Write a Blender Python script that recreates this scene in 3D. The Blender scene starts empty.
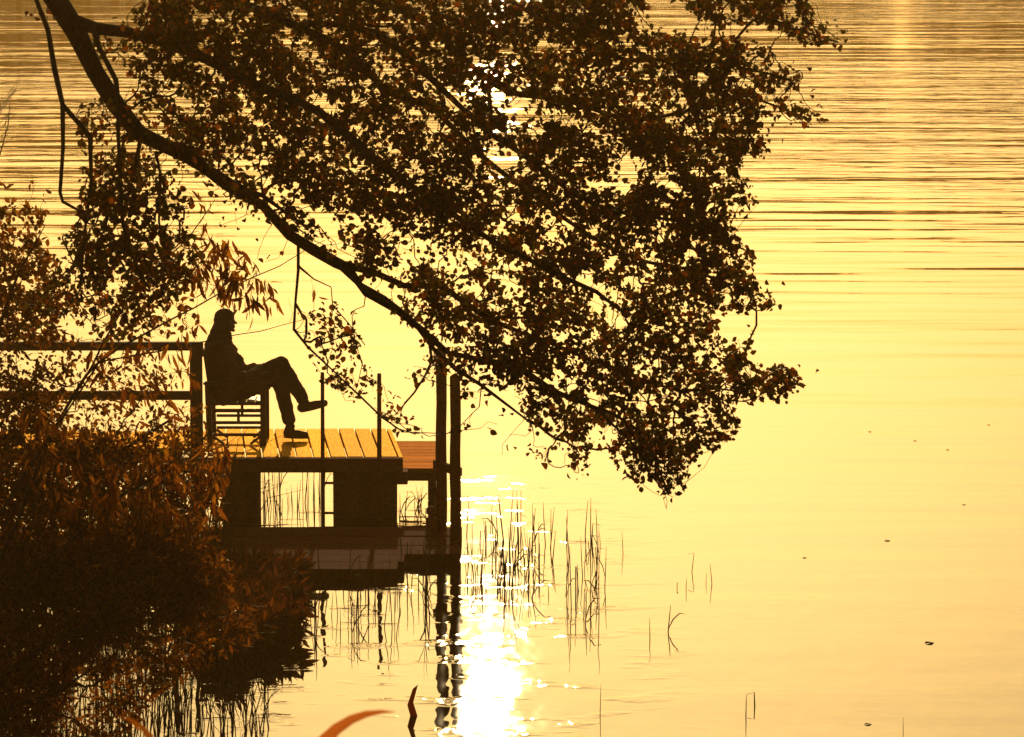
import bpy, math, random
import numpy as np
from mathutils import Vector, Matrix, noise
random.seed(7); rng = np.random.default_rng(7)
R = math.radians
scene = bpy.context.scene
col = scene.collection

# ------------------------------------------------------------------ camera
F = 4000.0; PITCH = math.atan2(1, 1/ math.tan(R(6.97))); CAM = Vector((0, 0, 6.2))
cp, sp = math.cos(PITCH), math.sin(PITCH)
cam_data = bpy.data.cameras.new('camera'); cam = bpy.data.objects.new('camera', cam_data)
col.objects.link(cam); scene.camera = cam
cam.location = CAM; cam.rotation_euler = (R(90) - PITCH, 0, 0)
cam_data.sensor_width = 36; cam_data.lens = F / 1024 * 36
cam_data.clip_start = 0.5; cam_data.clip_end = 6000
cam_data.dof.use_dof = True; cam_data.dof.focus_distance = 34; cam_data.dof.aperture_fstop = 20

def ray(px, py):
    u = (368.5 - py) / F
    return Vector(((px - 512) / F, cp + u * sp, -sp + u * cp))
def at(px, py, Y):
    d = ray(px, py); return CAM + d * (Y / d.y)
def on(px, py, z=0.0):
    d = ray(px, py); return CAM + d * ((z - CAM.z) / d.z)
def to_px(P):          # numpy (n,3) -> px,py ; used for shaping crowns
    d = P - np.array(CAM); zc = d[:, 1] * cp - d[:, 2] * sp; yc = d[:, 1] * sp + d[:, 2] * cp
    return 512 + F * d[:, 0] / zc, 368.5 - F * yc / zc

# ------------------------------------------------------------------ helpers
def tag(o, label=None, cat=None, group=None, kind=None):
    if label: o['label'] = label
    if cat: o['category'] = cat
    if group: o['group'] = group
    if kind: o['kind'] = kind
    return o
def empty(name, loc=(0, 0, 0)):
    o = bpy.data.objects.new(name, None); col.objects.link(o); o.location = loc; return o
def link(name, me, m=None, parent=None, smooth=False):
    o = bpy.data.objects.new(name, me); col.objects.link(o)
    if m: me.materials.append(m)
    if parent is not None:
        o.parent = parent; o.location = -Vector(parent.location)
        if parent.parent is not None: o.location = (0, 0, 0)
    if smooth: me.shade_smooth()
    return o
def raw(name, V, Fc):
    me = bpy.data.meshes.new(name); me.from_pydata([tuple(v) for v in V], [], Fc); me.update(); return me
def fast_mesh(name, V, loops, starts, totals):
    me = bpy.data.meshes.new(name)
    me.vertices.add(len(V)); me.vertices.foreach_set('co', np.asarray(V, np.float32).ravel())
    me.loops.add(len(loops)); me.loops.foreach_set('vertex_index', np.asarray(loops, np.int32))
    me.polygons.add(len(starts)); me.polygons.foreach_set('loop_start', np.asarray(starts, np.int32))
    me.polygons.foreach_set('loop_total', np.asarray(totals, np.int32))
    me.update(calc_edges=True); me.validate(); return me

class MB:
    def __init__(s): s.v = []; s.f = []
    def add(s, V, Fc):
        b = len(s.v); s.v += [Vector(v) for v in V]; s.f += [tuple(i + b for i in f) for f in Fc]; return s
    def beam(s, p, q, w, h, up=(0, 0, 1), c=0.0):
        p = Vector(p); q = Vector(q); d = (q - p).normalized(); up = Vector(up)
        sd = d.cross(up)
        if sd.length < 1e-4: sd = d.cross(Vector((0, 1, 0)))
        sd.normalize(); u = sd.cross(d)
        c = c or min(w, h) * 0.08
        prof = [(-w/2 + c, -h/2), (w/2 - c, -h/2), (w/2, -h/2 + c), (w/2, h/2 - c), (w/2 - c, h/2), (-w/2 + c, h/2), (-w/2, h/2 - c), (-w/2, -h/2 + c)]
        V = [e + sd * a + u * b for e in (p, q) for a, b in prof]
        Fc = [(i, (i + 1) % 8, 8 + (i + 1) % 8, 8 + i) for i in range(8)] + [tuple(range(7, -1, -1)), tuple(range(8, 16))]
        return s.add(V, Fc)
    def box(s, x0, x1, y0, y1, z0, z1):
        return s.beam(((x0 + x1)/2, y0, (z0 + z1)/2), ((x0 + x1)/2, y1, (z0 + z1)/2), x1 - x0, z1 - z0, c=0.004)
    def tube(s, pts, rad, n=8, cap=True):
        pts = [Vector(p) for p in pts]; b = len(s.v); m = len(pts)
        if not hasattr(rad, '__len__'): rad = [rad] * m
        prev = None
        for i, p in enumerate(pts):
            d = (pts[min(i + 1, m - 1)] - pts[max(i - 1, 0)]).normalized()
            a = (prev - d * prev.dot(d)) if prev is not None else d.cross(Vector((0.31, 0.95, 0.05)))
            if a.length < 1e-5: a = d.cross(Vector((1, 0, 0)))
            a.normalize(); prev = a; c = d.cross(a)
            for k in range(n):
                t = 2 * math.pi * k / n; s.v.append(p + (a * math.cos(t) + c * math.sin(t)) * rad[i])
        for i in range(m - 1):
            for k in range(n):
                k2 = (k + 1) % n; s.f.append((b + i*n + k, b + i*n + k2, b + (i+1)*n + k2, b + (i+1)*n + k))
        if cap:
            s.f.append(tuple(b + k for k in range(n - 1, -1, -1))); s.f.append(tuple(b + (m-1)*n + k for k in range(n)))
        return s
    def capsule(s, p, r0, q, r1, n=14):
        p = Vector(p); q = Vector(q); d = (q - p); L = d.length; d = d / L if L > 1e-6 else Vector((0, 0, 1))
        pts = []; rad = []
        for a in (-88, -65, -40, -15): pts.append(p + d * (r0 * math.sin(R(a)))); rad.append(r0 * math.cos(R(a)))
        for a in (15, 40, 65, 88): pts.append(q + d * (r1 * math.sin(R(a)))); rad.append(r1 * math.cos(R(a)))
        return s.tube(pts, rad, n)
    def ell(s, c, r, rot=(0, 0, 0)):
        from mathutils import Euler
        M = Euler(rot).to_matrix(); V = []; Fc = []; n, m = 16, 10
        for i in range(m + 1):
            t = math.pi * (i + .02) / (m + .04)
            for k in range(n):
                a = 2 * math.pi * k / n
                V.append(Vector(c) + M @ Vector((r[0]*math.sin(t)*math.cos(a), r[1]*math.sin(t)*math.sin(a), r[2]*math.cos(t))))
        for i in range(m):
            for k in range(n): Fc.append((i*n + k, (i+1)*n + k, (i+1)*n + (k+1) % n, i*n + (k+1) % n))
        Fc += [tuple(range(n)), tuple(m*n + k for k in range(n - 1, -1, -1))]
        return s.add(V, Fc)
    def build(s, name, m=None, parent=None, smooth=False):
        return link(name, raw(name, s.v, s.f), m, parent, smooth)
    def fused(s, name, m, parent, voxel=0.007, wrinkle=0.0, wscale=0.08, smooth_it=3):
        o = s.build(name + '_raw', None, None)
        rm = o.modifiers.new('r', 'REMESH'); rm.mode = 'VOXEL'; rm.voxel_size = voxel
        sm = o.modifiers.new('s', 'SMOOTH'); sm.iterations = smooth_it; sm.factor = 0.5
        if wrinkle:
            tx = bpy.data.textures.new('fold', 'CLOUDS'); tx.noise_scale = wscale
            dm = o.modifiers.new('d', 'DISPLACE'); dm.texture = tx; dm.strength = wrinkle; dm.mid_level = .5
        dg = bpy.context.evaluated_depsgraph_get()
        me = bpy.data.meshes.new_from_object(o.evaluated_get(dg)); me.name = name
        bpy.data.objects.remove(o)
        return link(name, me, m, parent, True)

# ------------------------------------------------------------------ materials
def nodes(name):
    m = bpy.data.materials.new(name); m.use_nodes = True; nt = m.node_tree; nt.nodes.clear()
    out = nt.nodes.new('ShaderNodeOutputMaterial'); return m, nt, nt.nodes, nt.links, out
def ramp(N, c):
    r = N.new('ShaderNodeValToRGB'); e = r.color_ramp.elements
    e[0].position, e[0].color = c[0][0], (*c[0][1], 1); e[1].position, e[1].color = c[-1][0], (*c[-1][1], 1)
    for p, k in c[1:-1]:
        x = e.new(p); x.color = (*k, 1)
    return r
def solid(name, cols, rough=.7, scale=(8, 8, 8), bump=.3, bdist=.004, detail=6, spec=.3, metal=0, tint=None):
    m, nt, N, L, out = nodes(name)
    tc = N.new('ShaderNodeTexCoord'); mp = N.new('ShaderNodeMapping'); mp.inputs['Scale'].default_value = scale
    nz = N.new('ShaderNodeTexNoise'); nz.inputs['Detail'].default_value = detail; nz.inputs['Roughness'].default_value = .65
    L.new(tc.outputs['Object'], mp.inputs[0]); L.new(mp.outputs[0], nz.inputs['Vector'])
    rp = ramp(N, cols); L.new(nz.outputs[0], rp.inputs[0])
    b = N.new('ShaderNodeBsdfPrincipled'); b.inputs['Roughness'].default_value = rough
    b.inputs['Specular IOR Level'].default_value = spec; b.inputs['Metallic'].default_value = metal
    if tint: b.inputs['Specular Tint'].default_value = (*tint, 1)
    bp = N.new('ShaderNodeBump'); bp.inputs['Strength'].default_value = bump; bp.inputs['Distance'].default_value = bdist
    L.new(nz.outputs[0], bp.inputs['Height']); L.new(bp.outputs[0], b.inputs['Normal'])
    isl = N.new('ShaderNodeNewGeometry'); hs = N.new('ShaderNodeHueSaturation')
    mr = N.new('ShaderNodeMapRange'); mr.inputs[3].default_value = .7; mr.inputs[4].default_value = 1.25
    L.new(isl.outputs['Random Per Island'], mr.inputs[0]); L.new(mr.outputs[0], hs.inputs['Value'])
    L.new(rp.outputs[0], hs.inputs['Color']); L.new(hs.outputs[0], b.inputs['Base Color'])
    L.new(b.outputs[0], out.inputs[0]); return m
def leafmat(name, cols, trans, tfac=.35):
    m, nt, N, L, out = nodes(name)
    g = N.new('ShaderNodeNewGeometry'); rp = ramp(N, cols); rt = ramp(N, trans)
    L.new(g.outputs['Random Per Island'], rp.inputs[0]); L.new(g.outputs['Random Per Island'], rt.inputs[0])
    b = N.new('ShaderNodeBsdfPrincipled'); b.inputs['Roughness'].default_value = .55; b.inputs['Specular IOR Level'].default_value = .25
    L.new(rp.outputs[0], b.inputs['Base Color'])
    t = N.new('ShaderNodeBsdfTranslucent'); L.new(rt.outputs[0], t.inputs[0])
    mx = N.new('ShaderNodeMixShader'); mx.inputs[0].default_value = tfac
    L.new(b.outputs[0], mx.inputs[1]); L.new(t.outputs[0], mx.inputs[2]); L.new(mx.outputs[0], out.inputs[0]); return m

M = {}
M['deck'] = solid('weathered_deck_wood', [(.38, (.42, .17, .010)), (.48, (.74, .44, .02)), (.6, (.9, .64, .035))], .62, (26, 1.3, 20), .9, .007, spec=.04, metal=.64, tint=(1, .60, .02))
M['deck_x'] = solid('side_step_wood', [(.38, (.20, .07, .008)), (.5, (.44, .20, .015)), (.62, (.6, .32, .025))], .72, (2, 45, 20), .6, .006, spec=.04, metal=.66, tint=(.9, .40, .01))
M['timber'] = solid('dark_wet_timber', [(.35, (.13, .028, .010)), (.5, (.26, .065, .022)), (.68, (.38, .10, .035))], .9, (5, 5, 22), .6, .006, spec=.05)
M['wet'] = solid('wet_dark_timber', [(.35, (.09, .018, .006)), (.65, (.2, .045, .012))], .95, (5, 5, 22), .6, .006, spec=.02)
M['rail'] = solid('rail_timber', [(.3, (.09, .04, .018)), (.7, (.18, .085, .035))], .7, (4, 22, 22), .5, .005)
M['chairwood'] = solid('stained_chair_wood', [(.3, (.10, .035, .015)), (.7, (.2, .075, .03))], .45, (12, 12, 30), .3, .002)
M['steel'] = solid('rusty_pole', [(.3, (.12, .035, .015)), (.7, (.22, .07, .03))], .5, (20, 20, 8), .4, .002)
M['bark'] = solid('alder_bark', [(.3, (.035, .024, .014)), (.6, (.07, .048, .03)), (.8, (.1, .075, .05))], .85, (14, 14, 5), .8, .012)
M['twig'] = solid('brown_twig', [(.3, (.06, .03, .015)), (.7, (.11, .055, .025))], .7, (10, 10, 10), .3, .002)
M['jacket'] = solid('quilted_jacket', [(.35, (.10, .03, .014)), (.65, (.2, .07, .03))], .85, (14, 14, 14), .5, .01)
M['trousers'] = solid('dark_denim', [(.35, (.05, .025, .016)), (.65, (.08, .038, .022))], .85, (30, 30, 30), .4, .004)
M['hair'] = solid('dark_hair', [(.35, (.04, .018, .008)), (.65, (.08, .034, .014))], .5, (60, 60, 8), .6, .006)
M['skin'] = solid('skin', [(.35, (.42, .24, .16)), (.65, (.5, .3, .2))], .5, (20, 20, 20), .1, .001)
M['shoe'] = solid('brown_leather', [(.35, (.06, .026, .014)), (.65, (.1, .045, .022))], .45, (20, 20, 20), .2, .002)
M['capm'] = solid('wool_cap', [(.35, (.07, .03, .015)), (.65, (.12, .05, .025))], .9, (60, 60, 60), .6, .004)
M['ground'] = solid('muddy_bank', [(.3, (.05, .032, .016)), (.5, (.08, .055, .026)), (.75, (.11, .085, .035))], .95, (1.5, 1.5, 1.5), .8, .08, 10)
M['alder_leaf'] = leafmat('alder_leaf', [(0, (.035, .035, .010)), (.5, (.06, .04, .012)), (1, (.09, .04, .012))], [(0, (.09, .075, .012)), (.55, (.15, .08, .010)), (.8, (.26, .07, .008)), (1, (.55, .12, .012))], .5)
M['shrub_leaf'] = leafmat('shrub_leaf', [(0, (.08, .04, .012)), (.5, (.16, .05, .014)), (1, (.26, .08, .018))], [(0, (.14, .07, .012)), (.6, (.42, .12, .012)), (.9, (.65, .2, .015)), (1, (.95, .4, .03))], .5)
M['marsh_leaf'] = leafmat('marsh_leaf', [(0, (.07, .025, .010)), (1, (.16, .05, .014))], [(0, (.10, .03, .008)), (.8, (.25, .06, .008)), (1, (.5, .14, .012))], .35)
M['willow_leaf'] = leafmat('willow_leaf', [(0, (.09, .03, .012)), (.5, (.14, .05, .014)), (1, (.3, .11, .02))], [(0, (.2, .04, .008)), (.6, (.5, .14, .01)), (1, (.9, .32, .02))], .55)
M['reed'] = leafmat('dry_reed', [(0, (.05, .028, .01)), (1, (.12, .06, .02))], [(0, (.08, .04, .01)), (1, (.15, .07, .015))], .12)
M['blade'] = leafmat('orange_blade', [(0, (.35, .12, .03)), (1, (.4, .16, .04))], [(0, (.8, .2, .03)), (1, (.85, .24, .04))], .7)
M['far'] = leafmat('far_foliage', [(0, (.05, .05, .015)), (1, (.1, .08, .025))], [(0, (.1, .09, .02)), (1, (.2, .12, .03))], .3)

# ------------------------------------------------------------------ light
SUN_EL = 11.75; SUN_AZ = -0.33   # degrees; azimuth from +Y towards +X
w = bpy.data.worlds.new('World'); scene.world = w; w.use_nodes = True
N = w.node_tree.nodes; L = w.node_tree.links; N.clear()
sky = N.new('ShaderNodeTexSky'); sky.sky_type = 'NISHITA'; sky.sun_disc = False
sky.sun_elevation = R(SUN_EL); sky.sun_rotation = R(SUN_AZ); sky.dust_density = 6.0; sky.air_density = 1.0; sky.ozone_density = 1.0
mul = N.new('ShaderNodeMix'); mul.data_type = 'RGBA'; mul.blend_type = 'MULTIPLY'; mul.inputs[0].default_value = 1
mul.inputs[7].default_value = (.92, .80, .50, 1)
bg = N.new('ShaderNodeBackground'); bg.inputs[1].default_value = 0.12
wo = N.new('ShaderNodeOutputWorld')
L.new(sky.outputs[0], mul.inputs[6]); L.new(mul.outputs[2], bg.inputs[0]); L.new(bg.outputs[0], wo.inputs[0])
sd = bpy.data.lights.new('sun', 'SUN'); sd.energy = 5; sd.angle = R(.53); sd.color = (1, .72, .36)
so = bpy.data.objects.new('sun', sd); col.objects.link(so); so.rotation_euler = (-R(90 - SUN_EL), 0, -R(SUN_AZ)); so.location = (0, 0, 30)
vs = scene.view_settings; vs.view_transform = 'Standard'; vs.look = 'None'; vs.gamma = 1; vs.exposure = -1.38
scene.cycles.max_bounces = 6; scene.cycles.sample_clamp_indirect = 8

# ------------------------------------------------------------------ water
def water_mat():
    m, nt, N, L, out = nodes('lake_water')
    b = N.new('ShaderNodeBsdfPrincipled'); b.inputs['Base Color'].default_value = (.035, .024, .008, 1)
    b.inputs['Roughness'].default_value = .022; b.inputs['IOR'].default_value = 1.333
    tc = N.new('ShaderNodeTexCoord'); sep = N.new('ShaderNodeSeparateXYZ'); L.new(tc.outputs['Object'], sep.inputs[0])
    def nz(scale, det, seed, rough=.5, rz=0.0):
        mp = N.new('ShaderNodeMapping'); mp.inputs['Scale'].default_value = (*scale, 1); mp.inputs['Location'].default_value = (seed, seed * .7, seed)
        mp.inputs['Rotation'].default_value = (0, 0, rz)
        n = N.new('ShaderNodeTexNoise'); n.inputs['Scale'].default_value = 1; n.inputs['Detail'].default_value = det; n.inputs['Roughness'].default_value = rough
        L.new(tc.outputs['Object'], mp.inputs[0]); L.new(mp.outputs[0], n.inputs['Vector']); return n.outputs[0]
    def mth(op, a, c):
        x = N.new('ShaderNodeMath'); x.operation = op
        for i, v in enumerate((a, c)):
            if isinstance(v, (int, float)): x.inputs[i].default_value = v
            else: L.new(v, x.inputs[i])
        return x.outputs[0]
    def mrange(v, a, c, lo, hi):
        x = N.new('ShaderNodeMapRange'); x.clamp = True; L.new(v, x.inputs[0])
        for i, k in enumerate((a, c, lo, hi)): x.inputs[1 + i].default_value = k
        return x.outputs[0]
    Y = sep.outputs[1]
    breeze = mth('MULTIPLY', mrange(Y, 62, 100, 0, 1), mrange(nz((.022, .035), 3, 3), .36, .6, .25, 1.2))
    swell = mth('MULTIPLY', nz((.13, .62), 2, 11, .45, .06), mth('MULTIPLY', mrange(Y, 34, 70, .006, .034), mrange(sep.outputs[0], 1, 4, 1, 2.0)))
    mid = mth('MULTIPLY', nz((.11, .36), 4, 23, .6, -.05), mth('MULTIPLY', breeze, .20))
    longw = mth('MULTIPLY', nz((.035, .10), 3, 71, .6, .03), mth('MULTIPLY', mrange(Y, 85, 160, 0, 1), .36))
    fine = mth('MULTIPLY', nz((3.0, 6.0), 2, 5, .5), mrange(nz((.25, .35), 2, 31), .42, .7, .0002, .0010))
    calm = mth('MULTIPLY', nz((.35, 1.6), 3, 91, .5, .04), mth('MULTIPLY', mrange(nz((.05, .05), 2, 60), .5, .62, 0, 1), mrange(Y, 42, 62, .0, .012)))
    sparkle = mth('MULTIPLY', nz((9, 14), 2, 50, .6), mth('MULTIPLY', mth('MULTIPLY', mrange(Y, 44, 38, 0, .006), mrange(sep.outputs[0], 1.6, .6, 0, 1)), mrange(nz((1.3, 2.6), 2, 44), .56, .66, 0, 1)))
    cross = mth('MULTIPLY', nz((2.6, .8), 2, 17, .5, .2), mrange(Y, 46, 34, 0, .0055))
    mid = mth('ADD', mth('ADD', mid, cross), mth('ADD', longw, calm))
    h = mth('ADD', mth('ADD', swell, mid), mth('ADD', fine, sparkle))
    bp = N.new('ShaderNodeBump'); bp.inputs['Strength'].default_value = 1; bp.inputs['Distance'].default_value = 1
    L.new(h, bp.inputs['Height']); L.new(bp.outputs[0], b.inputs['Normal']); L.new(b.outputs[0], out.inputs[0]); return m
o = link('lake_water', raw('lake_water', [(-900, -5, 0), (900, -5, 0), (900, 420, 0), (-900, 420, 0)], [(0, 1, 2, 3)]), water_mat()); tag(o, kind='structure')

# ------------------------------------------------------------------ terrain
def land(x, y):
    n = noise.noise(Vector((x * .25, y * .25, 3))) * .8
    s_near = 15 - y + n
    if y < 42: s_left = -4.55 - x + n * .4 - max(0, (y - 34)) * .08
    else: s_left = -5.2 - (y - 42) * .75 - x + n * .4
    s = max(s_near, s_left)
    if s > 0: z = .27 * s if s < 16 else 4.32 + .05 * (s - 16)
    else: z = .3 * s if s > -6 else -1.8
    far = y - 312 - 9 * noise.noise(Vector((x * .02, 4, 0)))
    if far > 0: z = max(z, min(far * .12, 5))
    return z + (.06 * noise.noise(Vector((x, y, 0))) if s > -2 else 0)
xs = [-900, -400, -200, -120, -70, -45] + [i * 1.0 for i in range(-30, -12)] + [i * .35 - 12 for i in range(0, 40)] + [3, 5, 8, 12, 20, 35, 60, 100, 160, 250, 400, 900]
ys = [-25, -15, -8, -4, 0] + [i * .5 for i in range(1, 100)] + [52, 56, 62, 70, 80, 100, 140, 200, 260, 290, 300, 305, 310, 315, 320, 330, 345, 370, 420, 900, 1500]
V = [(x, y, land(x, y)) for y in ys for x in xs]; nx = len(xs)
Fc = [(j*nx + i, j*nx + i + 1, (j+1)*nx + i + 1, (j+1)*nx + i) for j in range(len(ys) - 1) for i in range(nx - 1)]
tag(link('ground', raw('ground', V, Fc), M['ground'], smooth=True), kind='structure')

# ------------------------------------------------------------------ leaves and plants
def leaf_template(ts, ws, fold=.18, curl=.12):
    V = []; k = len(ts)
    V.append((0, 0, 0))
    for t, wd in zip(ts, ws):
        z = -curl * t * t
        V += [(0, t, z), (-wd, t, z + fold * wd * 2), (wd, t, z + fold * wd * 2)]
    V.append((0, 1, -curl))
    f = [(0, 1, 2), (0, 3, 1)]
    for i in range(k - 1):
        a = 1 + 3*i; b = a + 3; f += [(a, b, b + 1, a + 1), (a, a + 2, b + 2, b)]
    a = 1 + 3*(k - 1); e = 1 + 3*k; f += [(a, e, a + 1), (a, a + 2, e)]
    return np.array(V, float), f
ROUND = leaf_template([.1, .35, .65, .88], [.2, .40, .38, .17], fold=.25, curl=.22)
OVAL = leaf_template([.15, .4, .7], [.16, .27, .2])
LANCE = leaf_template([.12, .35, .65, .86], [.06, .115, .105, .05], curl=.2)
def leaves_mesh(name, P, D, Nn, S, tmpl):
    """P base points, D direction of the leaf, Nn rough normal, S length"""
    T, f = tmpl; n = len(P)
    D = D / np.linalg.norm(D, axis=1)[:, None]
    X = np.cross(D, Nn); X /= (np.linalg.norm(X, axis=1)[:, None] + 1e-9); Z = np.cross(X, D)
    V = P[:, None, :] + S[:, None, None] * (T[None, :, 0:1] * X[:, None, :] + T[None, :, 1:2] * D[:, None, :] + T[None, :, 2:3] * Z[:, None, :])
    fl = np.concatenate([np.array(a) for a in f]); tot = np.array([len(a) for a in f])
    loops = (fl[None, :] + (np.arange(n) * len(T))[:, None]).ravel(); tots = np.tile(tot, n)
    starts = np.concatenate([[0], np.cumsum(tots)[:-1]])
    return fast_mesh(name, V.reshape(-1, 3), loops, starts, tots)
def inpoly(x, y, poly):
    r = np.zeros(len(x), bool); n = len(poly)
    for i in range(n):
        x0, y0 = poly[i]; x1, y1 = poly[(i + 1) % n]
        if y0 == y1: continue
        c = ((y0 > y) != (y1 > y)) & (x < (x1 - x0) * (y - y0) / (y1 - y0) + x0); r ^= c
    return r
def vnoise(x, y, s, seed):
    return np.array([noise.noise(Vector((a / s, b / s, seed))) for a, b in zip(x, y)])
def dens(x, y, polys, gaps):
    d = np.zeros(len(x))
    for poly, wgt in polys: d = np.maximum(d, inpoly(x, y, poly) * wgt)
    for (cx, cy, rx, ry, a, k) in gaps:
        ca, sa = math.cos(R(a)), math.sin(R(a)); u = ((x - cx) * ca + (y - cy) * sa) / rx; v = (-(x - cx) * sa + (y - cy) * ca) / ry
        d = np.where(u*u + v*v < 1, d * k, d)
    return d
def sample(polys, gaps, n):
    X = np.concatenate([np.array(p[0])[:, 0] for p in polys]); Yv = np.concatenate([np.array(p[0])[:, 1] for p in polys])
    ox, oy = [], []; got = 0
    while got < n:
        x = rng.uniform(X.min(), X.max(), 4000); y = rng.uniform(Yv.min(), Yv.max(), 4000)
        k = rng.uniform(0, 1, 4000) < dens(x, y, polys, gaps)
        ox.append(x[k]); oy.append(y[k]); got += k.sum()
    return np.concatenate(ox)[:n], np.concatenate(oy)[:n]
def at_np(x, y, Yd):
    u = (368.5 - y) / F; dx = (x - 512) / F; dy = cp + u * sp; dz = -sp + u * cp; t = Yd / dy
    return np.stack([dx * t, Yd, CAM.z + dz * t], 1)
def grow(skel, skel_par, pts, bf=.25):
    """attach every point to the nearest cheap node; returns all nodes and parents"""
    A = [np.array(p) for p in skel]; par = list(skel_par); n0 = len(A)
    path = [0.0] * n0
    for i in range(n0):
        if par[i] >= 0: path[i] = path[par[i]] + np.linalg.norm(A[i] - A[par[i]]) * .5
    SA = np.array(A); n = len(pts); best = np.full(n, 1e9); bi = np.zeros(n, int)
    for i in range(n0):
        c = np.linalg.norm(pts - SA[i], axis=1) + bf * path[i]; k = c < best; best[k] = c[k]; bi[k] = i
    done = np.zeros(n, bool)
    for _ in range(n):
        j = int(np.argmin(np.where(done, 1e9, best))); done[j] = True
        A.append(pts[j]); par.append(int(bi[j])); dd = np.linalg.norm(pts[j] - A[bi[j]]); path.append(path[bi[j]] + dd); idx = len(A) - 1
        c = np.linalg.norm(pts - pts[j], axis=1) + bf * path[-1]; k = (~done) & (c < best); best[k] = c[k]; bi[k] = idx
    return np.array(A), par
def twig_mesh(name, A, par, start, r0, rmax, n=5):
    cnt = np.ones(len(A))
    for i in range(len(A) - 1, start - 1, -1):
        if par[i] >= 0: cnt[par[i]] += cnt[i]
    mb = MB(); rad = np.minimum(r0 * cnt ** .42, rmax)
    for i in range(start, len(A)):
        p = Vector(A[par[i]]); q = Vector(A[i]); g = par[par[i]] if par[par[i]] >= 0 else None
        L_ = (q - p).length
        d0 = (p - Vector(A[g])).normalized() if g is not None else (q - p).normalized()
        m1 = p + (q - p) * .35 + d0 * L_ * .12 + Vector(rng.normal(0, .04, 3)) * L_
        m2 = p + (q - p) * .7 + d0 * L_ * .08 + Vector(rng.normal(0, .05, 3)) * L_
        rp_ = min(rad[par[i]] if par[i] >= start else rad[i] * 1.3, rad[i] * 1.8)
        mb.tube([p, m1, m2, q], [rp_, rad[i] * 1.15, rad[i], rad[i] * .9], n, cap=False)
    return mb
def limb(pts, rads, step=.12):
    """smooth dense polyline from (px,py,Y) control points"""
    P = [at(*p) for p in pts]; out = []; rr = []; n = len(P)
    for i in range(n - 1):
        a = P[max(i - 1, 0)]; b = P[i]; c = P[i + 1]; d = P[min(i + 2, n - 1)]
        k = max(1, int((c - b).length / step))
        for j in range(k):
            t = j / k
            q = .5 * ((2*b) + (c - a)*t + (2*a - 5*b + 4*c - d)*t*t + (3*b - a - 3*c + d)*t**3)
            out.append(q + Vector((noise.noise(q * 3), noise.noise(q * 3 + Vector((9, 0, 0))), noise.noise(q * 3 + Vector((0, 9, 0))))) * .034)
            rr.append(rads[i] * (1 - t) + rads[i + 1] * t)
    out.append(P[-1]); rr.append(rads[-1]); return out, rr

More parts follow.
